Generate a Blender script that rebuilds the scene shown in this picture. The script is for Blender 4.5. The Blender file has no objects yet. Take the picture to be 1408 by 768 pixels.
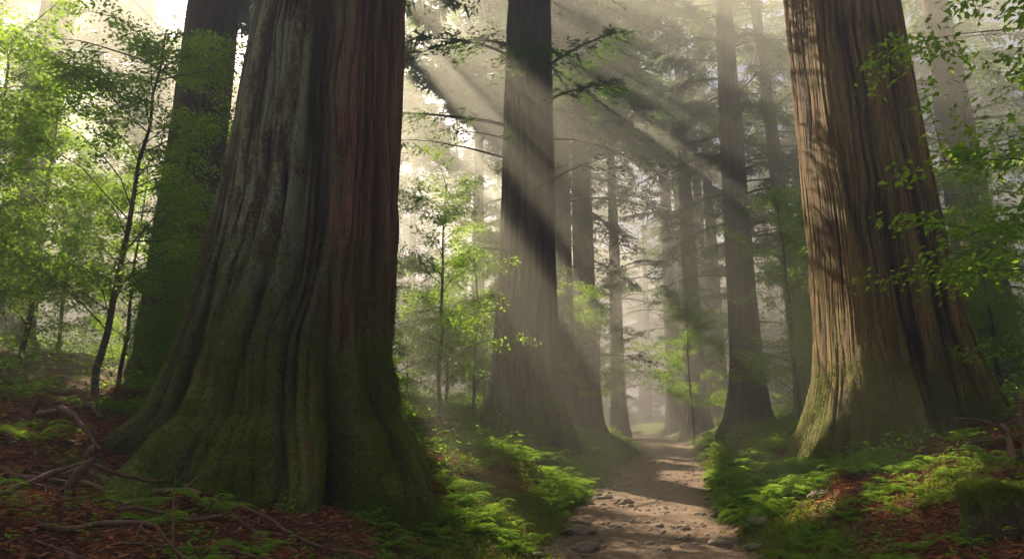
import bpy, math, numpy as np, time
T0=time.time()
R=np.random.default_rng(7)
scene=bpy.context.scene

# ------------------------------------------------------------ noise
def hsh(ix,iy,seed):
    h=(ix.astype(np.int64)*374761393+iy.astype(np.int64)*668265263+seed*1442695041)&0xffffffff
    h=((h^(h>>13))*1274126177)&0xffffffff
    h=(h^(h>>16))
    return h/4294967295.0
def vn(x,y,seed=0,per=0):
    x,y=np.broadcast_arrays(np.asarray(x,float),np.asarray(y,float))
    ix=np.floor(x);iy=np.floor(y);fx=x-ix;fy=y-iy
    fx=fx*fx*(3-2*fx);fy=fy*fy*(3-2*fy)
    x0=ix;x1=ix+1
    if per: x0=np.mod(x0,per);x1=np.mod(x1,per)
    a=hsh(x0,iy,seed);b=hsh(x1,iy,seed);c=hsh(x0,iy+1,seed);d=hsh(x1,iy+1,seed)
    return (a*(1-fx)+b*fx)*(1-fy)+(c*(1-fx)+d*fx)*fy
def fbm(x,y,seed=0,o=4):
    s=0;a=.5;t=0
    for i in range(o):
        s=s+a*vn(x*2**i,y*2**i,seed+i);t+=a;a*=.5
    return s/t
def sst(a,b,x):
    t=np.clip((x-a)/(b-a),0,1);return t*t*(3-2*t)

# ------------------------------------------------------------ terrain
_ys=np.linspace(-60,400,4601)
_px=np.interp(_ys,[-60,0,8.3,13,18,31,42,50,60,75,100,400],[-10,0,1.5,2.45,3.8,6.8,9.0,9.8,10.2,9.5,6,-20])
k=np.ones(41)/41
_px=np.convolve(np.pad(_px,20,mode='edge'),k,mode='valid')
def pathx(y): return np.interp(y,_ys,_px)
def pathz(y): return np.interp(y,[-60,7,18,31,60,100,400],[0,0,.4,.5,.75,1.2,4])
def pd(x,y): return np.abs(x-pathx(y))-1.2
def gh(x,y):
    x=np.asarray(x,float);y=np.asarray(y,float)
    d=np.maximum(pd(x,y),0);left=(x<pathx(y))
    far=1-.35*sst(30,60,y)
    l=1.7*(1-np.exp(-d/4))+.12*np.clip(d-4,0,40)
    r=1.9*(1-np.exp(-d/3))+.06*np.clip(d-5,0,60)
    e=sst(0,1.6,d)
    z=pathz(y)+np.where(left,l,r)*far
    z=z+e*((fbm(x*.55,y*.55,3,4)-.5)*.55+(fbm(x*3,y*3,9,3)-.5)*.14)
    return z

# ------------------------------------------------------------ sun + gaps
EL=math.radians(42);AZ=math.radians(-25)
S=np.array([math.cos(EL)*math.sin(AZ),math.cos(EL)*math.cos(AZ),math.sin(EL)])
def proj(P):
    t=(P[...,2]-1)/S[2]
    return P[...,0]-S[0]*t,P[...,1]-S[1]*t
ELL=[(1.9,11.4,1.15,2.8,-.19),(.9,15.4,1.3,3.8,-.08),(-1.0,12.5,.6,2.4,.03),(4.1,17.4,1.0,2.6,-.19),(5.7,11.4,1.4,1.6,.3),(6.8,9.2,1.6,1.8,.42),(7.8,7.0,1.6,2.0,.42),(8.8,4.7,1.6,2.2,.42),
     (4.4,13.2,.8,1.2,0),(5.8,23,1.4,3.4,-.2),(.8,21.6,1.3,3.0,-.1),(-2.4,18.5,.5,3.0,.1),(-.3,9.6,.7,1.2,0),(3.9,9.6,.8,1.4,-.2),(4.5,7.2,.9,1.0,0),(1.3,8.6,.6,.7,0),(-3.4,5.6,.8,.7,0),(-4.9,8.5,.8,1.2,0),(4.1,5.7,.6,.7,0)]
def gapmask(P):  # openings cut in the foliage where sun shafts are meant to land
    xg,yg=proj(P)
    a0=xg;b0=yg
    xg=a0+(vn(a0*1.3,b0*1.3,71)-.5)*.6;yg=b0+(vn(a0*1.3,b0*1.3,72)-.5)*.6
    g=np.zeros(xg.shape,bool)
    for cx,cy,a,b,ro in ELL:
        dx=xg-cx;dy=yg-cy;c,s=math.cos(ro),math.sin(ro)
        u=(dx*c+dy*s)/a;v=(-dx*s+dy*c)/b
        g|=(u*u+v*v)<1
    n=vn(xg*.3,yg*.2,55)
    g|=(n>.42)&(yg>28)
    g|=(n>.34)&(xg<-3.9)&(yg<15)
    g|=(n>.52)&(xg<-5.5)
    g|=(n>.3)&(xg>8.2)&(yg<7)
    n2=vn(xg*1.25,yg*.9,56)
    g|=(n2>.78)&(yg>4)&(yg<25)&(xg>-2)
    return g

# ------------------------------------------------------------ mesh builder
def build(name,parts,mats,smooth=False,loc=(0,0,0),link=True):
    V=[];F=[];M=[];A=[];SM=[];o=0
    for p in parts:
        v,f,m,a,sm=p
        if len(v)==0: continue
        V.append(v);F.append(f+o);M.append(np.full(len(f),m,np.int32));SM.append(np.full(len(f),sm,bool))
        if a is None:a=np.zeros((len(v),4))
        A.append(a);o+=len(v)
    V=np.concatenate(V);F=np.concatenate(F);M=np.concatenate(M);A=np.concatenate(A);SM=np.concatenate(SM)
    me=bpy.data.meshes.new(name)
    me.vertices.add(len(V));me.vertices.foreach_set('co',V.astype(np.float32).ravel())
    me.loops.add(F.size);me.loops.foreach_set('vertex_index',F.astype(np.int32).ravel())
    me.polygons.add(len(F));me.polygons.foreach_set('loop_start',np.arange(0,F.size,4,dtype=np.int32))
    me.polygons.foreach_set('loop_total',np.full(len(F),4,np.int32))
    me.polygons.foreach_set('material_index',M);me.polygons.foreach_set('use_smooth',SM)
    at=me.attributes.new('mask','FLOAT_COLOR','POINT');at.data.foreach_set('color',A.astype(np.float32).ravel())
    for m in mats:me.materials.append(m)
    me.update(calc_edges=True);me.validate()
    ob=bpy.data.objects.new(name,me);ob.location=loc
    if link:scene.collection.objects.link(ob)
    return ob
def inst(name,me,loc,rot=0,sc=1,tilt=(0,0)):
    ob=bpy.data.objects.new(name,me);ob.location=loc;ob.rotation_euler=(tilt[0],tilt[1],rot)
    ob.scale=(sc,sc,sc);scene.collection.objects.link(ob);return ob
def nrm(v): return v/np.maximum(np.linalg.norm(v,axis=-1,keepdims=True),1e-9)
def diamonds(P,D,N,L,W,fold=.15):
    D=nrm(D);Sd=nrm(np.cross(D,N));U=np.cross(Sd,D)
    L=np.broadcast_to(np.asarray(L,float),P.shape[:1])[:,None];W=np.broadcast_to(np.asarray(W,float),P.shape[:1])[:,None]
    m=P+D*L*.42+U*W*fold
    return np.stack([P,m+Sd*W/2,P+D*L-U*L*.08,m-Sd*W/2],1)
def qpart(Q,mat,tint=None,rng=R):
    n=len(Q)
    if n==0:return (np.zeros((0,3)),np.zeros((0,4),int),mat,None,False)
    t=rng.random(n) if tint is None else tint
    a=np.zeros((n,4,4));a[:,:,0]=t[:,None];a[:,:,1]=rng.random(n)[:,None];a[:,:,3]=1
    return (Q.reshape(-1,3),np.arange(n*4).reshape(n,4),mat,a.reshape(-1,4),False)
def tube(pts,rad,n=6,mat=0,attr=(.5,0,0,1)):
    pts=np.asarray(pts,float);k=len(pts);rad=np.broadcast_to(np.asarray(rad,float),(k,))
    T=nrm(np.gradient(pts,axis=0));ref=np.array([0,0,1.]) if abs(T[0,2])<.8 else np.array([1.,0,0])
    A=nrm(np.cross(T,ref));B=np.cross(T,A)
    th=np.arange(n)*2*np.pi/n
    V=pts[:,None]+rad[:,None,None]*(A[:,None]*np.cos(th)[None,:,None]+B[:,None]*np.sin(th)[None,:,None])
    i=np.arange(k-1)[:,None]*n;j=np.arange(n)[None];j2=(j+1)%n
    F=np.stack([i+j,i+j2,i+n+j2,i+n+j],-1).reshape(-1,4)
    return (V.reshape(-1,3),F,mat,np.tile(np.array(attr,float),(k*n,1)),True)

# ------------------------------------------------------------ materials
def newmat(name):
    m=bpy.data.materials.new(name);m.use_nodes=True;nt=m.node_tree;nt.nodes.clear()
    return m,nt
class NB:
    def __init__(s,nt):s.nt=nt
    def n(s,t,**kw):
        nd=s.nt.nodes.new(t)
        for k,v in kw.items():setattr(nd,k,v)
        return nd
    def l(s,a,b):s.nt.links.new(a,b)
    def val(s,sock,v):
        if hasattr(v,'links'):s.l(v,sock)
        else:sock.default_value=v
    def math(s,op,a,b=0,clamp=False):
        nd=s.n('ShaderNodeMath',operation=op,use_clamp=clamp);s.val(nd.inputs[0],a);s.val(nd.inputs[1],b);return nd.outputs[0]
    def mix(s,f,a,b,bt='MIX'):
        nd=s.n('ShaderNodeMix',data_type='RGBA',blend_type=bt);s.val(nd.inputs[0],f)
        for i,c in ((6,a),(7,b)):
            if isinstance(c,tuple):nd.inputs[i].default_value=(*c,1)
            else:s.l(c,nd.inputs[i])
        return nd.outputs[2]
    def noise(s,sc,vec=None,det=4,rough=.55):
        nd=s.n('ShaderNodeTexNoise');nd.inputs['Scale'].default_value=sc;nd.inputs['Detail'].default_value=det;nd.inputs['Roughness'].default_value=rough
        if vec is not None:s.l(vec,nd.inputs['Vector'])
        return nd.outputs['Fac']
    def mapr(s,v,a,b,c=0,d=1):
        nd=s.n('ShaderNodeMapRange');s.val(nd.inputs[0],v);nd.inputs[1].default_value=a;nd.inputs[2].default_value=b;nd.inputs[3].default_value=c;nd.inputs[4].default_value=d;return nd.outputs[0]
def bark_mat(name,c1,c2,cdark,mossc=(.15,.21,.022),lich=(.30,.37,.22),bump=.9,grey=(.15,.12,.085)):
    m,nt=newmat(name);b=NB(nt)
    tc=b.n('ShaderNodeTexCoord');mp=b.n('ShaderNodeMapping');mp.inputs['Scale'].default_value=(1,1,.07);b.l(tc.outputs['Object'],mp.inputs[0]);v=mp.outputs[0]
    mp2=b.n('ShaderNodeMapping');mp2.inputs['Scale'].default_value=(1,1,.3);b.l(tc.outputs['Object'],mp2.inputs[0])
    at=b.n('ShaderNodeAttribute',attribute_name='mask');sp=b.n('ShaderNodeSeparateColor');b.l(at.outputs['Color'],sp.inputs[0])
    cre,mo,li=sp.outputs[0],sp.outputs[1],sp.outputs[2]
    n1=b.noise(9,v,5,.65);n2=b.noise(38,v,5,.7);n3=b.noise(2.2,tc.outputs['Object'],5,.6);n4=b.noise(22,tc.outputs['Object'],5,.75);n5=b.noise(4.5,mp2.outputs[0],6,.75)
    col=b.mix(b.mapr(n1,.38,.62),c1,c2)
    col=b.mix(b.math('MULTIPLY',li,.75),col,grey)
    col=b.mix(b.mapr(n2,.34,.54,.9,0),col,cdark)
    col=b.mix(b.mapr(cre,.25,.66,.97,0),col,cdark)  # furrows darkened in colour to deepen their weak shade
    lf=b.math('MULTIPLY',li,b.mapr(b.math('ADD',b.math('MULTIPLY',n5,.6),b.math('MULTIPLY',n4,.4)),.46,.52),True)
    lf=b.math('MULTIPLY',lf,b.mapr(cre,.3,.6,.1,.95),True)
    col=b.mix(lf,col,lich)
    mf=b.mapr(b.math('ADD',mo,b.math('MULTIPLY',b.math('SUBTRACT',b.math('ADD',b.math('MULTIPLY',n3,.5),b.math('MULTIPLY',n4,.5)),.5),4.0)),.38,.75)
    mf=b.math('MULTIPLY',mf,b.mapr(cre,.15,.55,.2,1),True)
    mcol=b.mix(b.mapr(n4,.38,.62),tuple(x*.25 for x in mossc),mossc)
    col=b.mix(b.math('MULTIPLY',mf,.92),col,mcol)
    bs=b.n('ShaderNodeBsdfPrincipled');b.l(col,bs.inputs['Base Color']);bs.inputs['Roughness'].default_value=.85
    bs.inputs['Specular IOR Level'].default_value=.25
    hgt=b.math('ADD',b.math('MULTIPLY',n2,.7),b.math('ADD',b.math('MULTIPLY',n1,.9),b.math('MULTIPLY',n4,.5)))
    bp=b.n('ShaderNodeBump');bp.inputs['Strength'].default_value=bump;bp.inputs['Distance'].default_value=.10;b.l(hgt,bp.inputs['Height']);b.l(bp.outputs[0],bs.inputs['Normal'])
    o=b.n('ShaderNodeOutputMaterial');b.l(bs.outputs[0],o.inputs[0]);return m
def leaf_mat(name,a,c,tr=.45,trc=(.16,.26,.03)):
    m,nt=newmat(name);b=NB(nt)
    at=b.n('ShaderNodeAttribute',attribute_name='mask');sp=b.n('ShaderNodeSeparateColor');b.l(at.outputs['Color'],sp.inputs[0])
    tc=b.n('ShaderNodeTexCoord');n=b.noise(.8,tc.outputs['Object'],3)
    f=b.math('ADD',b.math('MULTIPLY',sp.outputs[0],.6),b.math('MULTIPLY',b.mapr(n,.3,.7),.4))
    col=b.mix(f,a,c)
    d=b.n('ShaderNodeBsdfDiffuse');b.l(col,d.inputs[0]);t=b.n('ShaderNodeBsdfTranslucent')
    tcol=b.mix(f,tuple(x*.55 for x in trc),trc);b.l(tcol,t.inputs[0])
    m1=b.n('ShaderNodeMixShader');m1.inputs[0].default_value=tr;b.l(d.outputs[0],m1.inputs[1]);b.l(t.outputs[0],m1.inputs[2])
    o=b.n('ShaderNodeOutputMaterial');b.l(m1.outputs[0],o.inputs[0]);return m
M_bark=bark_mat('cedar_bark',(.36,.17,.095),(.22,.11,.07),(.018,.011,.008),mossc=(.20,.28,.03))
M_bark2=bark_mat('grey_cedar_bark',(.20,.125,.08),(.13,.09,.06),(.025,.017,.012))
M_barkG=bark_mat('ochre_cedar_bark',(.56,.33,.11),(.34,.195,.075),(.025,.015,.010),mossc=(.22,.27,.03),lich=(.36,.35,.12),grey=(.24,.16,.07))
M_twig=bark_mat('dead_wood',(.32,.20,.13),(.17,.11,.07),(.08,.05,.035),bump=.2)
M_con=leaf_mat('cedar_needles',(.022,.065,.018),(.055,.12,.028),.4,(.17,.32,.05))
M_leaf=leaf_mat('broad_leaves',(.08,.19,.018),(.16,.31,.03),.55,(.48,.78,.05))
M_fern=leaf_mat('fern_leaves',(.10,.22,.03),(.19,.36,.045),.4,(.42,.65,.06))
M_moss=leaf_mat('moss_tufts',(.11,.17,.02),(.26,.33,.035),.3,(.42,.52,.04))
M_moss2=leaf_mat('bark_moss',(.07,.12,.014),(.20,.28,.026),.2,(.25,.34,.03))
M_lit=leaf_mat('dry_litter',(.12,.045,.024),(.52,.225,.11),.1,(.25,.11,.05))

def ground_mat():
    m,nt=newmat('forest_floor');b=NB(nt)
    tc=b.n('ShaderNodeTexCoord');v=tc.outputs['Object']
    at=b.n('ShaderNodeAttribute',attribute_name='mask');sp=b.n('ShaderNodeSeparateColor');b.l(at.outputs['Color'],sp.inputs[0])
    n1=b.noise(14,v,6,.7);n2=b.noise(60,v,4,.7);n3=b.noise(2.5,v,5,.6)
    lit=b.mix(b.mapr(n1,.35,.65),(.08,.032,.018),(.29,.12,.063));lit=b.mix(b.mapr(n2,.4,.65,.7,0),lit,(.025,.012,.008))
    mos=b.mix(b.mapr(n1,.3,.7),(.05,.08,.012),(.18,.23,.025))
    f=b.mapr(b.math('ADD',sp.outputs[1],b.math('MULTIPLY',b.math('SUBTRACT',b.math('ADD',b.math('MULTIPLY',n3,.6),b.math('MULTIPLY',n1,.4)),.5),1.6)),.42,.62)
    col=b.mix(f,lit,mos)
    bs=b.n('ShaderNodeBsdfPrincipled');b.l(col,bs.inputs['Base Color']);bs.inputs['Roughness'].default_value=.9;bs.inputs['Specular IOR Level'].default_value=.2
    bp=b.n('ShaderNodeBump');bp.inputs['Strength'].default_value=.9;bp.inputs['Distance'].default_value=.05
    b.l(b.math('ADD',n1,b.math('MULTIPLY',n2,.5)),bp.inputs['Height']);b.l(bp.outputs[0],bs.inputs['Normal'])
    o=b.n('ShaderNodeOutputMaterial');b.l(bs.outputs[0],o.inputs[0]);return m
def path_mat():
    m,nt=newmat('packed_dirt');b=NB(nt)
    tc=b.n('ShaderNodeTexCoord');v=tc.outputs['Object']
    n1=b.noise(3,v,6,.6);n2=b.noise(45,v,5,.75);vo=b.n('ShaderNodeTexVoronoi');vo.inputs['Scale'].default_value=28;b.l(v,vo.inputs['Vector'])
    col=b.mix(b.mapr(n1,.35,.65),(.22,.15,.095),(.44,.31,.20));col=b.mix(b.mapr(n2,.38,.62,.75,0),col,(.07,.045,.03))
    col=b.mix(b.mapr(vo.outputs['Distance'],.1,.3,.45,0),col,(.50,.39,.28))
    bs=b.n('ShaderNodeBsdfPrincipled');b.l(col,bs.inputs['Base Color']);bs.inputs['Roughness'].default_value=.85;bs.inputs['Specular IOR Level'].default_value=.3
    bp=b.n('ShaderNodeBump');bp.inputs['Strength'].default_value=.9;bp.inputs['Distance'].default_value=.04
    b.l(b.math('ADD',b.math('ADD',n2,n1),b.math('MULTIPLY',vo.outputs['Distance'],-.6)),bp.inputs['Height']);b.l(bp.outputs[0],bs.inputs['Normal'])
    o=b.n('ShaderNodeOutputMaterial');b.l(bs.outputs[0],o.inputs[0]);return m
def rock_mat():
    m,nt=newmat('weathered_stone');b=NB(nt)
    g=b.n('ShaderNodeNewGeometry');v=g.outputs['Position']
    n1=b.noise(9,v,6,.65);n2=b.noise(50,v,4,.7)
    col=b.mix(b.mapr(n1,.35,.65),(.17,.135,.10),(.36,.29,.22))
    sx=b.n('ShaderNodeSeparateXYZ');b.l(g.outputs['Normal'],sx.inputs[0])
    col=b.mix(b.math('MULTIPLY',b.mapr(b.math('ADD',sx.outputs[2],n1),1.15,1.55),.6),col,(.14,.17,.04))
    bs=b.n('ShaderNodeBsdfPrincipled');b.l(col,bs.inputs['Base Color']);bs.inputs['Roughness'].default_value=.8
    bp=b.n('ShaderNodeBump');bp.inputs['Strength'].default_value=.6;bp.inputs['Distance'].default_value=.02;b.l(b.math('ADD',n1,n2),bp.inputs['Height']);b.l(bp.outputs[0],bs.inputs['Normal'])
    o=b.n('ShaderNodeOutputMaterial');b.l(bs.outputs[0],o.inputs[0]);return m
M_g=ground_mat();M_p=path_mat();M_r=rock_mat()

def mossmask(x,y):
    d=pd(x,y);left=x<pathx(y)
    a=np.exp(-(np.maximum(d-.4,0)/np.where(left,1.4,.9))**2)
    a=a*np.where(y<8,.45+.55*sst(4,8,y),1)
    far=sst(14,20,y)
    big=sst(.52,.64,fbm(x*.35,y*.35,31,3))
    return np.clip(np.maximum(a,np.maximum(big*.7,far*.85)),0,1)

def warp(a,b,c0,c1,dn,df):
    mid=np.arange(c0,c1,dn);up=[c1];s=dn
    while up[-1]<b:s*=df;up.append(up[-1]+s)
    lo=[c0];s=dn
    while lo[-1]>a:s*=df;lo.append(lo[-1]-s)
    return np.concatenate([np.array(lo[1:][::-1]),mid,np.array(up)])
xs=warp(-450,450,-7,10,.06,1.05);ys=warp(-300,600,3,22,.07,1.05)
X,Y=np.meshgrid(xs,ys);Z=gh(X,Y)
nx,ny=len(xs),len(ys)
V=np.stack([X,Y,Z],-1).reshape(-1,3)
i=np.arange(ny-1)[:,None]*nx;j=np.arange(nx-1)[None]
F=np.stack([i+j,i+j+1,i+nx+j+1,i+nx+j],-1).reshape(-1,4)
A=np.zeros((len(V),4));A[:,1]=mossmask(V[:,0],V[:,1])
build('ground',[(V,F,0,A,True)],[M_g])
py_=np.concatenate([np.arange(-25,22,.07),np.arange(22,110,.3)])
po=np.linspace(-2.2,2.2,64)
PY,PO=np.meshgrid(py_,po,indexing='ij');PX=pathx(PY)+PO
edge=1.18+(fbm(PY*.9,PO*0+np.sign(PO)*7,41,4)-.5)*.9
off=.02-.16*sst(0,.28,np.abs(PO)-edge)+(fbm(PX*2.2,PY*2.2,77,4)-.5)*.06
PZ=gh(PX,PY)+off+.012
V=np.stack([PX,PY,PZ],-1).reshape(-1,3);a,bn=PX.shape
i=np.arange(a-1)[:,None]*bn;j=np.arange(bn-1)[None]
F=np.stack([i+j,i+j+1,i+bn+j+1,i+bn+j],-1).reshape(-1,4)
build('forest_path',[(V,F,0,None,True)],[M_p])
print('terrain',time.time()-T0)

# ------------------------------------------------------------ trunks
def trunk(x,y,zs,rs,ztop,zbot,lean=(0,0),nt=240,nz=200,seed=1,lobeA=.28,lobeH=1.3,nl=7,flA=.05,ridge=.02,nr=100,mossH=1.2,lichen=None,leftbias=0,root=.15,square=0):
    u=np.linspace(0,1,nz);z=zbot+(ztop-zbot)*u**1.5
    th=np.linspace(0,2*np.pi,nt,endpoint=False)
    TH,ZZ=np.meshgrid(th,z);tt=TH/(2*np.pi)
    Rz=np.interp(ZZ,zs,rs);h=ZZ-gh(x,y)
    hb=np.maximum(h,-.3)
    tw=(fbm(tt*0+ZZ*.25,tt*0,seed+90,2)-.5)*.04+ (vn(tt*10,ZZ*.7,seed+5,10)-.5)*.016
    t2=tt+tw
    lobe=np.abs(2*vn(t2*nl,ZZ*.12,seed,nl)-1)**.65-.55
    fl=np.abs(2*vn(t2*nl*3,ZZ*.2,seed+1,nl*3)-1)**.7-.5
    env=np.exp(-np.maximum(hb,0)/lobeH);env2=.25*np.exp(-np.maximum(hb,0)/(lobeH*4))
    r=Rz*(1+lobeA*(env+env2)*lobe+flA*(1+1.2*env)*fl*.8+.05*env*(vn(t2*nl*2,ZZ*.8,seed+2,nl*2)-.5))
    if square:
        p=square;r=r*.93*(np.abs(np.cos(TH))**p+np.abs(np.sin(TH))**p)**(-1/p)
    r=r*(1+leftbias*env*np.clip(-np.cos(TH),0,1))
    r=r+Rz*root*np.exp(-(hb+.3)/.35)*np.clip(lobe+.3,0,1)
    n1=vn(t2*nr+ (vn(t2*20,ZZ*1.2,seed+6,20)-.5)*1.6,ZZ*.5,seed+3,nr);rd=np.abs(2*n1-1)**.6
    n2=vn(t2*nr*2.0,ZZ*1.4,seed+4,nr*2)
    n0=np.abs(2*vn(t2*(nr//3),ZZ*.3,seed+8,nr//3)-1)**.6
    rr=.5*rd+.2*n2+.4*n0
    r=r+ridge*(rr-.6)*2
    r=r+.06*env*(fbm(tt*70,ZZ*5,seed+44,3)-.5)
    k=np.clip((ZZ-zs[0])/(ztop-zs[0]),0,1)
    cx=x+lean[0]*k;cy=y+lean[1]*k
    V=np.stack([cx+r*np.cos(TH),cy+r*np.sin(TH),ZZ],-1).reshape(-1,3)
    i=np.arange(nz-1)[:,None]*nt;j=np.arange(nt)[None];j2=(j+1)%nt
    F=np.stack([i+j,i+j2,i+nt+j2,i+nt+j],-1).reshape(-1,4)
    A=np.zeros((nz,nt,4));A[...,0]=np.clip(rr*.8+(fl+.1)*.35*(env+.5)+lobe*.3*env,0,1);A[...,1]=np.clip(1-h/mossH,0,1)*.6+.35*np.clip(1-h/(mossH*3),0,1)
    if lichen is not None:A[...,2]=lichen(TH,ZZ)
    A[...,3]=1
    return (V,F,0,A.reshape(-1,4),True)
def trunk_moss(tp,cx,cy,n,zmax,size,rng):
    V=tp[0];A=tp[3];w=A[:,1]*(V[:,2]<zmax)*(V[:,1]<cy+.6)
    w=w*np.clip((fbm((V[:,0]+V[:,1])*2,V[:,2]*2,404,4)-.42)*6,0.02,1)*np.clip(A[:,0]*2-.5,0,1)
    p=w/w.sum();q=rng.choice(len(V),n,p=p);P=V[q]+rng.normal(0,.012,(n,3))
    O=np.stack([V[q,0]-cx,V[q,1]-cy,np.zeros(n)],1);D=nrm(O)+rng.normal(0,.6,(n,3))
    return diamonds(P,D,nrm(rng.normal(0,1,(n,3))),size*rng.uniform(.5,1.4,n),size*.5)

def branch(rng,base,az,L,rise,droop,ls,dens,leafy=(.25,1),rad=.05,curl=0):
    s=np.linspace(0,1,9)
    azs=az+curl*s*s+ (rng.random()-.5)*.5*s
    pts=np.zeros((9,3));pts[0]=base
    dz=(rise-2*droop*s)
    for q in range(1,9):
        pts[q]=pts[q-1]+np.array([math.cos(azs[q]),math.sin(azs[q]),dz[q]+(rng.random()-.5)*.12])*L/8
    tb=tube(pts,rad*(1-.85*s),5,0)
    n=max(int(L*dens*2),1)
    if dens<=0:return [tb],np.zeros((0,4,3))
    ts=leafy[0]+(leafy[1]-leafy[0])*rng.random(n);sd=rng.choice([-1,1],n)
    P0=np.stack([np.interp(ts,s,pts[:,c]) for c in range(3)],1)
    a=np.interp(ts,s,azs)+sd*np.radians(rng.uniform(25,75,n))
    tl=(.18+.55*(1-ts))*L*.42*rng.uniform(.6,1.2,n)+.2
    td=nrm(np.stack([np.cos(a),np.sin(a),rng.uniform(-.55,.05,n)],1))
    kk=10;f=np.linspace(.1,1,kk)
    P=P0[:,None]+td[:,None]*tl[:,None,None]*f[None,:,None];P[...,2]-=(tl[:,None]*f[None]**2)*.18
    P=P.reshape(-1,3);aa=np.repeat(a,kk)+np.tile(np.where(np.arange(kk)%2,1,-1),n)*np.radians(rng.uniform(15,60,n*kk))
    P=P+rng.normal(0,.03,P.shape)
    D=np.stack([np.cos(aa),np.sin(aa),rng.uniform(-.6,.1,n*kk)],1)
    N=nrm(np.array([0,0,1.])+rng.normal(0,.35,P.shape))
    Q=diamonds(P,D,N,ls*rng.uniform(.7,1.3,len(P)),ls*.32,.1)
    return [tb],Q

def cedar(x,y,r,rb,H,cs,nb,bl,lean=(0,0),seed=1,ls=.22,dens=4,dead=4,mat=None,nt=140,nz=120,gapz=9,name='cedar_tree',prof=None,tufts=None,**kw):
    rng=np.random.default_rng(seed);g=float(gh(x,y))
    if prof is None:
        zs=[g-.5,g,g+.5,g+1.2,g+2.5,g+5,g+12,g+H];rs=[rb*1.05,rb,rb*.85,(rb*.45+r*.6),r*1.18,r*1.04,r*.88,r*.15]
    else:zs,rs=prof
    parts=[trunk(x,y,zs,rs,g+H,g-1.0,lean,nt,nz,seed,**kw)]
    if tufts:parts.append(qpart(trunk_moss(parts[0],x,y,tufts[0],tufts[1],tufts[2],rng),2,rng=rng))
    QQ=[]
    def cen(z):
        k=np.clip((z-zs[0])/(g+H-zs[0]),0,1);return x+lean[0]*k,y+lean[1]*k
    for b in range(nb):
        z=g+cs+(H-cs)*((b+rng.random())/nb)**1.1
        k=(z-g-cs)/(H-cs)
        az=rng.random()*6.283;L=bl*(1-.7*k)*rng.uniform(.6,1.1)
        cx,cy=cen(z);rr=np.interp(z,zs,rs)*.8
        tb,Q=branch(rng,(cx+rr*math.cos(az),cy+rr*math.sin(az),z),az,L,rng.uniform(0,.35),rng.uniform(.2,.5),ls,dens,(.2,1),.05*L/4+.01)
        parts+=tb;QQ.append(Q)
    for b in range(dead):
        z=g+rng.uniform(cs*.35,cs);az=rng.random()*6.283;L=bl*rng.uniform(.3,.8)
        cx,cy=cen(z);rr=np.interp(z,zs,rs)*.85
        tb,Q=branch(rng,(cx+rr*math.cos(az),cy+rr*math.sin(az),z),az,L,rng.uniform(-.1,.3),rng.uniform(.1,.5),ls,.8,(.5,1),.04)
        parts+=tb;QQ.append(Q)
    if QQ:
        Q=np.concatenate(QQ)
        m=gapmask(Q[:,0])&(Q[:,0,2]>gapz);Q=Q[~m]
        parts.append(qpart(Q,1,rng=rng))
    return build(name,parts,[mat or M_bark2,M_con,M_moss2])

def lichL(TH,Z):
    d=np.cos(TH-math.radians(232))
    return np.clip(sst(.2,.8,d)*sst(1.8,3.4,Z),0,1)
g1=float(gh(-2.9,9.0))
cedar(-2.95,9.0,1.1,2.1,30,19,20,4.5,lean=(1.3,0),seed=11,mat=M_bark,nt=1100,nz=760,dead=0,ls=.3,tufts=(110000,3.9,.026),
      prof=([g1-.8,g1-.2,g1+.3,1.7,2.2,2.86,3.6,4.4,5.8,7.4,14,31],[1.98,1.88,1.74,1.57,1.47,1.38,1.30,1.24,1.13,1.07,.85,.2]),
      lobeA=.54,lobeH=1.4,nl=10,flA=.10,ridge=.065,nr=84,mossH=2.6,lichen=lichL,leftbias=.04)
def lichR(TH,Z): return np.clip(.35*sst(-.2,.6,np.cos(TH-math.radians(230))),0,1)
g2=float(gh(6.6,12))
cedar(6.65,12,.93,1.5,29,17,18,4.5,lean=(-.7,0),seed=23,mat=M_barkG,nt=800,nz=560,dead=0,ls=.3,tufts=(30000,3.4,.03),
      prof=([g2-.8,g2,g2+.5,g2+1.1,g2+2.2,g2+3.5,g2+6,g2+9,18,31],[1.6,1.46,1.33,1.2,1.08,1.01,.95,.89,.75,.2]),
      lobeA=.38,lobeH=1.1,nl=9,flA=.05,ridge=.035,nr=100,mossH=1.7,lichen=lichR,square=5)
g3=float(gh(.45,20))
cedar(.4,20,.78,1.5,32,9.5,40,5.4,lean=(.35,0),seed=37,mat=M_bark2,nt=460,nz=400,dead=9,ls=.2,dens=5,tufts=(12000,3.2,.04),gapz=15,
      prof=([g3-.8,g3,g3+.5,g3+1.3,g3+3,g3+5,g3+9,20,33],[1.6,1.45,1.28,1.1,.95,.86,.79,.62,.15]),
      lobeA=.38,lobeH=1.2,nl=9,flA=.07,ridge=.035,nr=72,mossH=1.8,lichen=lichR)
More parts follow.
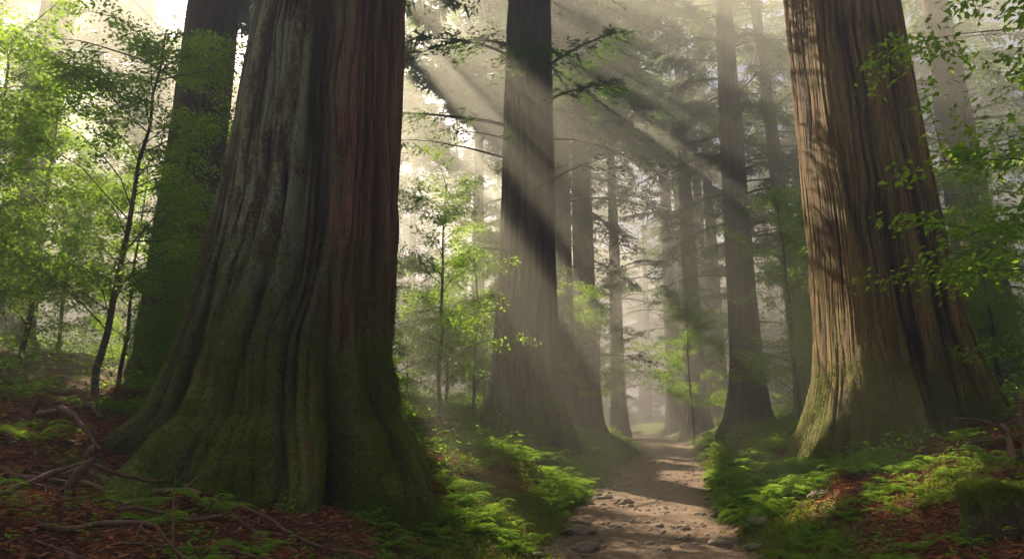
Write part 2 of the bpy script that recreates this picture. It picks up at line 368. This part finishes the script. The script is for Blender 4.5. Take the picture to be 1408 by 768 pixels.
L_=[(-8.0,16,.66,1.0,30,14,24,5,(.6,0)),
    (-16.5,22,.62,.95,30,14,26,5,(.5,0)),
    (-21,40,.5,.8,34,10,34,5,(0,0)),
    (2.3,30,.42,.8,32,8,50,5,(0,0)),
    (3.55,33,.55,.95,34,8,50,5,(0,0)),
    (7.1,46,.42,.8,34,7,44,5,(0,0)),
    (-2.3,45,.45,.8,34,10,36,5,(0,0)),
    (12.3,52,.55,1.0,36,7,44,5,(0,0)),
    (11.2,42,.52,1.0,34,8,44,5,(0,0)),
    (9.55,28,.57,1.1,32,8,60,5,(.2,0)),
    (12.8,30,.36,.6,30,7,60,4.5,(-1.3,0)),
    (14.5,48,.45,.8,34,7,44,5,(0,0)),
    (15.8,22,.5,.85,30,9,50,4.5,(-1.2,0)),
    (20.5,30,.5,.9,32,8,44,5,(0,0)),
    (18.5,40,.45,.8,33,7,44,5,(0,0)),
    (-12,32,.5,.9,32,11,40,5,(0,0)),
    (-7.5,38,.45,.8,34,10,40,5,(0,0)),
    (-27,34,.5,.8,32,9,40,5,(0,0))]
for n,(x,y,r,rb,H,cs,nb,bl,le) in enumerate(L_):
    cedar(x,y,r,rb,H,cs,nb,bl,le,seed=100+n*13,ls=.22 if y<35 else .3,dens=6.5 if y<35 else 4.2,dead=7,mossH=1.2,ridge=.03,nr=50)
print('cedars',time.time()-T0)

rng=np.random.default_rng(17)
def mk(ls,dens): return [branch(rng,(0,0,0),0,4.5,.1,.25,ls,dens,(.05,1),.05)[1] for _ in range(5)]
tmpl=mk(.42,3.2);tmplF=mk(.6,2.0)
def scatter_sprays(n,xr,yr,zr,T_=None,sc=(.7,1.2)):
    out=[]
    for t in (T_ or tmpl):
        m=n//5;a=rng.random(m)*6.283;c,s=np.cos(a),np.sin(a);z0=np.zeros(m);o=np.ones(m)
        Rm=np.stack([np.stack([c,-s,z0],-1),np.stack([s,c,z0],-1),np.stack([z0,z0,o],-1)],1)*rng.uniform(*sc,m)[:,None,None]
        T=np.stack([rng.uniform(*xr,m),rng.uniform(*yr,m),rng.uniform(*zr,m)],1)
        out.append((np.einsum('mij,qkj->mqki',Rm,t)+T[:,None,None]).reshape(-1,4,3))
    return np.concatenate(out)
Q=np.concatenate([scatter_sprays(1250,(-24,6),(18,46),(19,25)),scatter_sprays(200,(8,40),(20,60),(18,27)),
                  scatter_sprays(600,(-60,60),(46,80),(22,38),tmplF,(.9,1.5)),scatter_sprays(150,(-40,-18),(24,50),(16,26))])
Q=Q[~gapmask(Q[:,0])]
build('shading_canopy',[qpart(Q,0)],[M_con])  # overhead foliage added to shade the scene, with holes left for sun shafts
print('canopy quads',len(Q),time.time()-T0)

rng=np.random.default_rng(5);parts=[];QQ=[]
for n in range(120):
    y=rng.uniform(50,125);x=rng.uniform(-.8,.85)*y
    if abs(x-float(pathx(y)))<3.0: continue
    g=float(gh(x,y));r=rng.uniform(.3,.6);H=rng.uniform(28,38)
    zz=np.array([g-.5,g,g+1,g+3,g+10,g+H])
    pts=np.stack([np.full(6,x)+rng.uniform(-1,1)*np.linspace(0,1,6),np.full(6,y),zz],1)
    parts.append(tube(pts,np.array([r*2,r*1.7,r*1.3,r*1.1,r*.9,.05]),14,0))
    for b in range(18):
        z=g+rng.uniform(5,H);az=rng.random()*6.283
        tb,Q=branch(rng,(x,y,z),az,rng.uniform(2.5,5)*(1.2-.8*(z-g)/H),.15,.35,.5,1.6,(.1,1),.05);parts+=tb;QQ.append(Q)
Qd=scatter_sprays(3000,(-125,115),(88,140),(-2,42),tmplF,(1.4,2.4))
QQ.append(Qd[~(gapmask(Qd[:,0])&(Qd[:,0,2]>28))])
Q=np.concatenate(QQ)
parts.append(qpart(Q,1));build('distant_trees',parts,[M_bark2,M_con])
print('distant',len(Q),time.time()-T0)

# ------------------------------------------------------------ saplings
def sapling(seed,H=6,cr=2,ls=.085,cs=.25,nb=30,per=46):
    rng=np.random.default_rng(seed);s=np.linspace(0,1,12)
    wob=np.cumsum(rng.normal(0,.03,(12,2)),0)*H/6;pts=np.stack([wob[:,0],wob[:,1],s*H],1)
    parts=[tube(pts,.008*H*(1-.85*s)+.006,8,0)];Q=[]
    for b in range(nb):
        k=cs+(1-cs)*((b+rng.random())/nb)
        base=np.array([np.interp(k,s,pts[:,c]) for c in range(3)]);az=rng.random()*6.283
        L=cr*(1.1-.65*k)*rng.uniform(.45,1.2)
        u=np.linspace(0,1,6);az2=az+(rng.random()-.5)*1.0*u;el=rng.uniform(.4,1.1)
        bp=base+np.stack([np.cos(az2)*u*L,np.sin(az2)*u*L,L*(el*u-.35*u*u)+rng.normal(0,.03,6)],1)
        parts.append(tube(bp,.012*(1-.8*u)*H/6,5,0))
        for c in range(8):
            q=rng.uniform(.2,1);p0=np.array([np.interp(q,u,bp[:,i]) for i in range(3)])
            a3=az+rng.uniform(-1.5,1.5);l3=L*rng.uniform(.15,.5)+.1
            e=p0+np.array([math.cos(a3)*l3,math.sin(a3)*l3,rng.uniform(-.35,.55)*l3])
            parts.append(tube(np.stack([p0,(p0+e)/2+[0,0,.03],e]),[.005,.003,.002],4,0))
            f=rng.random(per)**.7*1.1;P=p0+(e-p0)*f[:,None]+rng.normal(0,1,(per,3))*np.array([.10,.10,.07])
            aa=a3+rng.uniform(-1.8,1.8,per)
            D=np.stack([np.cos(aa),np.sin(aa),rng.uniform(-.9,.15,per)],1);N=nrm(np.array([0,0,1.])+rng.normal(0,.6,(per,3)))
            Q.append(diamonds(P,D,N,ls*rng.uniform(.55,1.25,per),ls*.5,.12))
    parts.append(qpart(np.concatenate(Q),1,rng=rng))
    return build('young_maple_tree',parts,[M_bark2,M_leaf],link=False).data
SA=[sapling(201,6.4,2.5,.085,.18,38,56),sapling(202,6,1.8,.085,.12,32,48),sapling(203,5,1.9,.085,.08,32,48),sapling(204,6.5,2.6,.10,.12,38,56)]
def place(k,x,y,sc=1,rot=0,tilt=(0,0)):
    inst('young_maple_tree',SA[k],(x,y,float(gh(x,y))-.05),rot,sc,tilt)
place(0,-6.7,11,1.05,.5,(0,.06))
place(3,7.15,6.9,1.15,1.0,(0,-.03))
place(2,8.6,9.0,.9,4)
place(1,7.2,17.4,1.0,2)
place(1,-1.8,17,1.05,.3)
place(2,-1.2,22,1.2,3)
place(2,-6.2,13.0,.75,1.2)
place(1,-9.2,11.5,1.05,2.2)
place(3,-8.6,9.4,.8,3.2)
rng=np.random.default_rng(61)
for (x,y) in [(-10,14),(-12,18),(-9,20),(-5.3,14.5),(-14,15),(-6,21),(-4,26),(-15,26),(-10,27),(-3,31),(12,17),(14,20),(11.5,22),(17,18),(13.5,26),(16,25),(8.8,34),(14.5,34),(20,24),(0,36),(-18,20),(-8,31),(3.8,40),(-.5,28),(-2.4,25),(-12,13),(-16,17),(11,15.5),(-3.6,20),(3.9,31),(17,29),(-21,27),(9,19.5),(-7.5,13.2),(-1,25),(-11,22)]:
    place(int(rng.integers(0,4)),x,y,rng.uniform(.6,1.2),rng.random()*6)
print('saplings',time.time()-T0)

rng=np.random.default_rng(88);n=2800
xx=rng.uniform(-26,26,n);yy=rng.uniform(9,60,n);m=(pd(xx,yy)>1.8)
for (cx,cy,cr) in [(-2.9,9,2.6),(6.6,12,2.4),(.5,20,2.0),(-8,16,1.6)]: m&=np.hypot(xx-cx,yy-cy)>cr
xx=xx[m];yy=yy[m];zz=gh(xx,yy);Q=[];parts=[]
for x,y,z in zip(xx,yy,zz):
    k=60;hh=rng.uniform(.25,1.2)*(1 if pd(x,y)>3 else .5);a=rng.random(k)*6.283;rr=rng.random(k)**.5*rng.uniform(.4,.9)
    P=np.stack([x+rr*np.cos(a),y+rr*np.sin(a),z+hh*rng.random(k)**.6*(1-.4*rr)],1)
    D=np.stack([np.cos(a),np.sin(a),rng.uniform(-.3,.6,k)],1);N=nrm(np.array([0,0,1.])+rng.normal(0,.5,(k,3)))
    Q.append(diamonds(P,D,N,.10*rng.uniform(.6,1.4,k),.05))
build('undergrowth_shrubs',[qpart(np.concatenate(Q),0)],[M_leaf])

# ------------------------------------------------------------ ferns
def fern(rng,size=.5,nf=9):
    Q=[]
    for f in range(nf):
        az=f/nf*6.283+rng.uniform(-.3,.3);L=size*rng.uniform(.7,1.15);k=20;s=np.linspace(.1,1,k)
        up=rng.uniform(1.0,1.7)
        C=np.stack([np.cos(az)*L*s,np.sin(az)*L*s,L*(up*s-.8*up*s*s)],1)
        for sd in (-1,1):
            a=az+sd*1.15;D=np.stack([np.full(k,math.cos(a)),np.full(k,math.sin(a)),np.full(k,-.15)],1)
            Q.append(diamonds(C,D,np.tile([0,0,1.],(k,1))+rng.normal(0,.15,(k,3)),L*.30*np.sin(np.pi*(s*.85+.12))+.01,L*.042))
    return np.concatenate(Q)
rng=np.random.default_rng(99);FT=[fern(rng,nf=int(rng.integers(7,11))) for _ in range(9)]
def put(T,x,y,sc,rot):
    c,s=math.cos(rot),math.sin(rot);Rm=np.array([[c,-s,0],[s,c,0],[0,0,1]])*sc
    tx,ty=rng.normal(0,.12,2);Tl=np.array([[1,0,tx],[0,1,ty],[-tx,-ty,1]])
    return T@(Rm@Tl).T+np.array([x,y,float(gh(x,y))-.01])
Q=[]
def okt(x,y):
    return all(math.hypot(x-a,y-b)>c for a,b,c in [(-2.9,9,2.1),(6.65,12,1.75),(.5,20,1.6)])
cnt=0
while cnt<1150:
    y=rng.uniform(5,34) if cnt%2 else rng.uniform(7.5,16);sd=rng.choice([-1,1]);d=rng.gamma(1.6,.9 if y>13 else .55) if cnt<980 else rng.uniform(.5,12)
    x=float(pathx(y))+sd*(1.3+d)
    if not okt(x,y):continue
    if vn(x*.8,y*.8,12)<.42 and y<14:continue
    Q.append(put(FT[rng.integers(9)],x,y,rng.uniform(.3,.95)*(1.0 if y>9 else .6),rng.random()*6.28));cnt+=1
for (x,y,s_) in [(-2.6,6.2,.8),(-3.1,5.9,.7),(-1.2,6.1,.6),(-.35,6.6,.5),(-2.0,5.6,.6),(4.6,8.6,.9),(5.0,9.6,.8),(4.2,10.2,.8),(5.6,8.2,.8),(4.9,7.2,.7),(-6.2,8.8,1.0),(-5.6,9.9,1.0),(-3.9,5.1,.7),(-4.9,7.2,.8),(5.3,10.1,.7),(4.7,9.2,.6),(6.2,9.6,.6)]:
    Q.append(put(FT[rng.integers(9)],x,y,s_,rng.random()*6))
build('ferns',[qpart(np.concatenate(Q),0)],[M_fern])

# ------------------------------------------------------------ moss tufts & litter
rng=np.random.default_rng(123)
n=380000;yy=4+rng.random(n)**1.4*26;xx=rng.uniform(-7,11,n)
mm=mossmask(xx,yy)+(fbm(xx*1.2,yy*1.2,15,3)-.5)*1.2
m=(mm>.62)&(pd(xx,yy)>-.05+(vn(yy*2,xx*2,4)-.5)*.5);xx=xx[m];yy=yy[m];k=len(xx)
P=np.stack([xx,yy,gh(xx,yy)-.005],1);a=rng.random(k)*6.283
D=np.stack([np.cos(a)*.7,np.sin(a)*.7,rng.uniform(.3,1.1,k)],1)
sz=(.025+.0035*yy)*rng.uniform(.6,1.4,k)
Q=diamonds(P,D,nrm(rng.normal(0,1,(k,3))),sz,sz*.55)
build('moss',[qpart(Q,0)],[M_moss])
n=240000;yy=3.5+rng.random(n)**1.5*17;xx=rng.uniform(-7.5,10,n)
mm=mossmask(xx,yy)+(fbm(xx*1.2,yy*1.2,15,3)-.5)*1.2
m=((mm<.62)|(rng.random(n)<.12))&((pd(xx,yy)>.0)|(rng.random(n)<.03));xx=xx[m];yy=yy[m];k=len(xx)
P=np.stack([xx,yy,gh(xx,yy)+rng.uniform(0,.03,k)+np.where(pd(xx,yy)<0,.03,0)],1);a=rng.random(k)*6.283
D=np.stack([np.cos(a),np.sin(a),rng.uniform(-.15,.45,k)],1)
ty=rng.random(k)<.6
sz=np.where(ty,rng.uniform(.06,.15,k),rng.uniform(.03,.07,k))*(1+yy*.02);w=np.where(ty,.007+.0006*yy,sz*.5)
Q=diamonds(P,D,nrm(np.array([0,0,1.])+rng.normal(0,.5,(k,3))),sz,w)
build('leaf_litter',[qpart(Q,0)],[M_lit])
n=3000;yy=4.2+rng.random(n)*16;xx=rng.uniform(-7,10,n);m=(pd(xx,yy)>.3)&np.array([okt(a,b) for a,b in zip(xx,yy)]);xx=xx[m];yy=yy[m];Q=[]
for x,y in zip(xx,yy):
    k=rng.integers(5,12);a=rng.random(k)*6.283;z=float(gh(x,y))
    P=np.stack([x+.03*np.cos(a),y+.03*np.sin(a),z+rng.uniform(.02,.16,k)],1)
    D=np.stack([np.cos(a),np.sin(a),rng.uniform(-.1,.4,k)],1);Q.append(diamonds(P,D,np.tile([0,0,1.],(k,1)),rng.uniform(.035,.09,k),.035))
build('seedlings',[qpart(np.concatenate(Q),0)],[M_fern])

# ------------------------------------------------------------ rocks
def rock(x,y,s,seed,sink=.5):
    rng=np.random.default_rng(seed);nt,nz=36,20
    u=np.linspace(.02,math.pi-.02,nz);th=np.linspace(0,6.2832,nt,endpoint=False);U,T=np.meshgrid(u,th,indexing='ij')
    n=fbm(np.cos(T)*np.sin(U)*1.3+seed,np.cos(U)*1.3+np.sin(T)*np.sin(U)*1.1,seed,4)
    r=.65+.9*(n-.2);r=np.minimum(r,1.1)
    sx,sy,sz=rng.uniform(.8,1.3),rng.uniform(.7,1.1),rng.uniform(.45,.7)
    V=np.stack([r*np.cos(T)*np.sin(U)*sx*s,r*np.sin(T)*np.sin(U)*sy*s,r*np.cos(U)*sz*s],-1).reshape(-1,3)
    i=np.arange(nz-1)[:,None]*nt;j=np.arange(nt)[None];j2=(j+1)%nt
    F=np.stack([i+j,i+nt+j,i+nt+j2,i+j2],-1).reshape(-1,4)
    build('rock',[(V,F,0,None,True)],[M_r],loc=(x,y,float(gh(x,y))+s*sz*(.5-sink)+.03))
for n,(x,y,s) in enumerate([(1.64,13.3,.22),(2.0,12.7,.18),(1.25,13.8,.14),(3.62,12,.2),(3.3,9.5,.19),(.95,10,.2),(2.45,10.3,.12),(2.1,10.4,.10),(2.65,9.2,.13),(3.5,10.8,.16),(3.7,13.2,.18),(1.6,15,.14),(3.9,9.0,.15),(4.4,15.5,.2),(2.9,8.7,.1),(3.0,11.5,.09),(.9,8.9,.13),(2.3,15.8,.1),(3.2,14.2,.1),(1.5,9.3,.07),(1.9,8.9,.06),(2.3,9.6,.07)]):
    rock(x,y,s,300+n)
rng=np.random.default_rng(44);parts=[]
for n in range(750):
    y=rng.uniform(7.5,22);x=float(pathx(y))+rng.normal(0,.75)
    s=rng.uniform(.012,.035) if n%8 else rng.uniform(.04,.065);u=np.array([.05,.9,1.7,2.6,3.09]);th=np.arange(7)*.8976;U,T=np.meshgrid(u,th,indexing='ij')
    r=s*(1+rng.normal(0,.12,U.shape));V=np.stack([x+r*np.cos(T)*np.sin(U)*1.2,y+r*np.sin(T)*np.sin(U),float(gh(x,y))+.03+r*np.cos(U)*.55],-1).reshape(-1,3)
    i=np.arange(4)[:,None]*7;j=np.arange(7)[None];j2=(j+1)%7
    parts.append((V,np.stack([i+j,i+7+j,i+7+j2,i+j2],-1).reshape(-1,4),0,None,True))
build('pebbles',parts,[M_r])

# ------------------------------------------------------------ stump
M_mstump=bark_mat('mossy_stump_wood',(.16,.11,.07),(.10,.065,.045),(.02,.014,.01),mossc=(.15,.23,.025))
def stump(x,y,r,top,seed):
    g=float(gh(x,y))-.4;h=top-g;nt=220
    prof=[(-.3,1.4),(0,1.28),(h*.4,1.12),(h*.7,1.04),(h*.93,1.0),(h*.985,.95),(h,.86),(h+.005,.6),(h-.02,.35),(h-.03,.02)]
    zf=np.interp(np.linspace(0,9,100),range(10),[p[0] for p in prof]);rf=np.interp(np.linspace(0,9,100),range(10),[p[1] for p in prof])
    th=np.linspace(0,6.28318,nt,endpoint=False);TH,I=np.meshgrid(th,np.arange(100));Zv=zf[I];Rv=rf[I]
    rr=r*Rv*(1+.26*(np.abs(2*vn(TH/6.28318*6,Zv*1.2,seed,6)-1)**.7-.5)+.14*(vn(TH/6.28318*26,Zv*3,seed+1,26)-.5))
    zo=.07*(fbm(np.cos(TH)*Rv*3+9,np.sin(TH)*Rv*3,seed,4)-.5)*2*sst(.6,1,Zv/h)
    V=np.stack([x+rr*np.cos(TH),y+rr*np.sin(TH),g+Zv+zo],-1).reshape(-1,3)
    i=np.arange(99)[:,None]*nt;j=np.arange(nt)[None];j2=(j+1)%nt
    F=np.stack([i+j,i+j2,i+nt+j2,i+nt+j],-1).reshape(-1,4);A=np.zeros((len(V),4));A[:,0]=.6;A[:,1]=.45+.35*sst(h*.6,h,Zv.ravel());A[:,3]=1
    k=12000;w=.08+sst(h*.8,h,Zv.ravel());q=rng.choice(len(V),k,p=w/w.sum());P=V[q]+rng.normal(0,.008,(k,3));D=nrm(P-np.array([x,y,g+h*.4]))+rng.normal(0,.6,(k,3))
    Qm=diamonds(P,D,nrm(rng.normal(0,1,(k,3))),rng.uniform(.012,.03,k),.010)
    build('mossy_stump',[(V,F,0,A,True),qpart(Qm,1)],[M_mstump,M_moss2])
stump(3.92,5.6,.36,1.12,5)

# ------------------------------------------------------------ fallen branches
def fbr(pts,r0,r1,lift=.03,seed=0,sub=3):
    rng=np.random.default_rng(seed);p=np.array(pts,float);t=np.linspace(0,1,len(p));s=np.linspace(0,1,24)
    P=np.stack([np.interp(s,t,p[:,0]),np.interp(s,t,p[:,1]),np.interp(s,t,p[:,2])],1)
    kk=np.ones(5)/5
    for c in range(3):P[:,c]=np.convolve(np.pad(P[:,c],2,mode='edge'),kk,mode='valid')
    P[:,:2]+=np.cumsum(rng.normal(0,.012,(24,2)),0)
    P[:,2]+=gh(P[:,0],P[:,1])+lift
    parts=[tube(P,np.linspace(r0,r1,24)*(1+rng.normal(0,.06,24)),10,0)]
    for b in range(sub):
        k=rng.integers(5,22);d=nrm(rng.normal(0,1,3)*[1,1,.35]+[0,0,.25]);l=rng.uniform(.2,.6)
        parts.append(tube(np.stack([P[k],P[k]+d*l*.5+rng.normal(0,.03,3),P[k]+d*l]),[r1*.8,r1*.5,r1*.2],6,0))
    build('fallen_branch',parts,[M_twig])
fbr([(-4.2,7.0,0),(-3.4,6.7,.08),(-2.7,6.3,.02)],.045,.02,seed=1)
fbr([(-3.9,5.3,0),(-3.7,6.0,.25),(-3.2,6.6,.15)],.03,.012,seed=2)
fbr([(-3.55,5.7,-.1),(-3.5,5.72,.2),(-3.38,5.72,.42)],.05,.03,seed=3,sub=1)
fbr([(-2.4,5.2,0),(-2.0,5.4,.05),(-1.4,5.3,0)],.014,.006,seed=4)
fbr([(-2.9,5.2,.1),(-2.3,5.9,.1),(-1.9,6.1,0)],.018,.008,seed=5)
fbr([(-1.6,5.6,0),(-1.0,5.9,.1),(-.5,5.8,0)],.012,.006,seed=6)
fbr([(-5.6,8.2,.1),(-4.9,7.8,.3),(-4.2,7.5,.05)],.04,.02,seed=7)
fbr([(-6.5,9.5,.1),(-5.6,9.0,.2),(-4.9,8.6,.05)],.05,.02,seed=8)
fbr([(5.4,7.4,0),(5.9,7.9,.5),(6.6,8.2,.3)],.02,.01,seed=9,sub=8)
fbr([(5.0,7.0,.0),(5.3,7.5,.4),(5.6,8.0,.1)],.035,.015,seed=10,sub=6)
fbr([(5.8,8.4,.1),(6.3,8.5,.45),(7.0,8.3,.3)],.015,.006,seed=11,sub=9)
fbr([(4.7,7.7,0),(5.2,7.9,.12),(5.9,7.5,.1)],.014,.006,seed=12,sub=4)
fbr([(-3.3,4.9,0),(-2.7,5.1,.1),(-2.2,4.9,0)],.022,.01,seed=13,sub=4)
fbr([(-4.6,6.2,0),(-3.9,6.3,.1),(-3.0,5.6,0)],.03,.012,seed=14,sub=5)
fbr([(-2.6,6.6,0),(-1.9,6.2,.06),(-1.1,6.4,0)],.02,.008,seed=15,sub=4)
rng=np.random.default_rng(66);parts=[]
for n in range(1800):
    y=3.8+rng.random()**1.3*11;x=rng.uniform(-7,9)
    if pd(x,y)<.2:continue
    a=rng.random()*6.28;l=rng.uniform(.12,.6);p=np.array([[x,y],[x+math.cos(a)*l*.5,y+math.sin(a)*l*.5+rng.normal(0,.03)],[x+math.cos(a+.2)*l,y+math.sin(a+.2)*l]])
    z=gh(p[:,0],p[:,1])+np.array([.01,rng.uniform(.02,.08),rng.uniform(.01,.08)]);r=rng.uniform(.003,.011)
    parts.append(tube(np.column_stack([p,z]),[r,r*.8,r*.4],5,0))
build('fallen_twigs',parts,[M_twig])

# ------------------------------------------------------------ mist
bpy.ops.mesh.primitive_cube_add(size=1,location=(0,115,9));mb=bpy.context.object;mb.name='mist';mb.scale=(400,300,30)
m,nt=newmat('mist');b=NB(nt);vs=b.n('ShaderNodeVolumeScatter');vs.inputs['Color'].default_value=(.97,1,.87,1);vs.inputs['Density'].default_value=.017;vs.inputs['Anisotropy'].default_value=.5
o=b.n('ShaderNodeOutputMaterial');b.l(vs.outputs[0],o.inputs['Volume']);mb.data.materials.append(m)

# ------------------------------------------------------------ light
w=bpy.data.worlds.new('World');scene.world=w;w.use_nodes=True;nt=w.node_tree
sk=nt.nodes.new('ShaderNodeTexSky');sk.sky_type='NISHITA';sk.sun_disc=False;sk.sun_elevation=EL;sk.sun_rotation=AZ;sk.air_density=.8;sk.dust_density=5
bg=nt.nodes['Background'];nt.links.new(sk.outputs[0],bg.inputs[0]);bg.inputs[1].default_value=.125
sd=bpy.data.lights.new('sun','SUN');sd.energy=21;sd.angle=math.radians(.5);sd.color=(1,.83,.56)
so=bpy.data.objects.new('sun',sd);scene.collection.objects.link(so)
import mathutils
so.rotation_euler=mathutils.Vector(tuple(-S)).to_track_quat('-Z','Y').to_euler()
cd=bpy.data.cameras.new('camera');co=bpy.data.objects.new('camera',cd);scene.collection.objects.link(co)
co.location=(0,0,1.6);co.rotation_euler=(math.radians(102),0,0);cd.lens=24;cd.sensor_width=36;cd.clip_end=2000;scene.camera=co
scene.view_settings.view_transform='Standard';scene.view_settings.look='None';scene.view_settings.exposure=0
print('done',time.time()-T0)
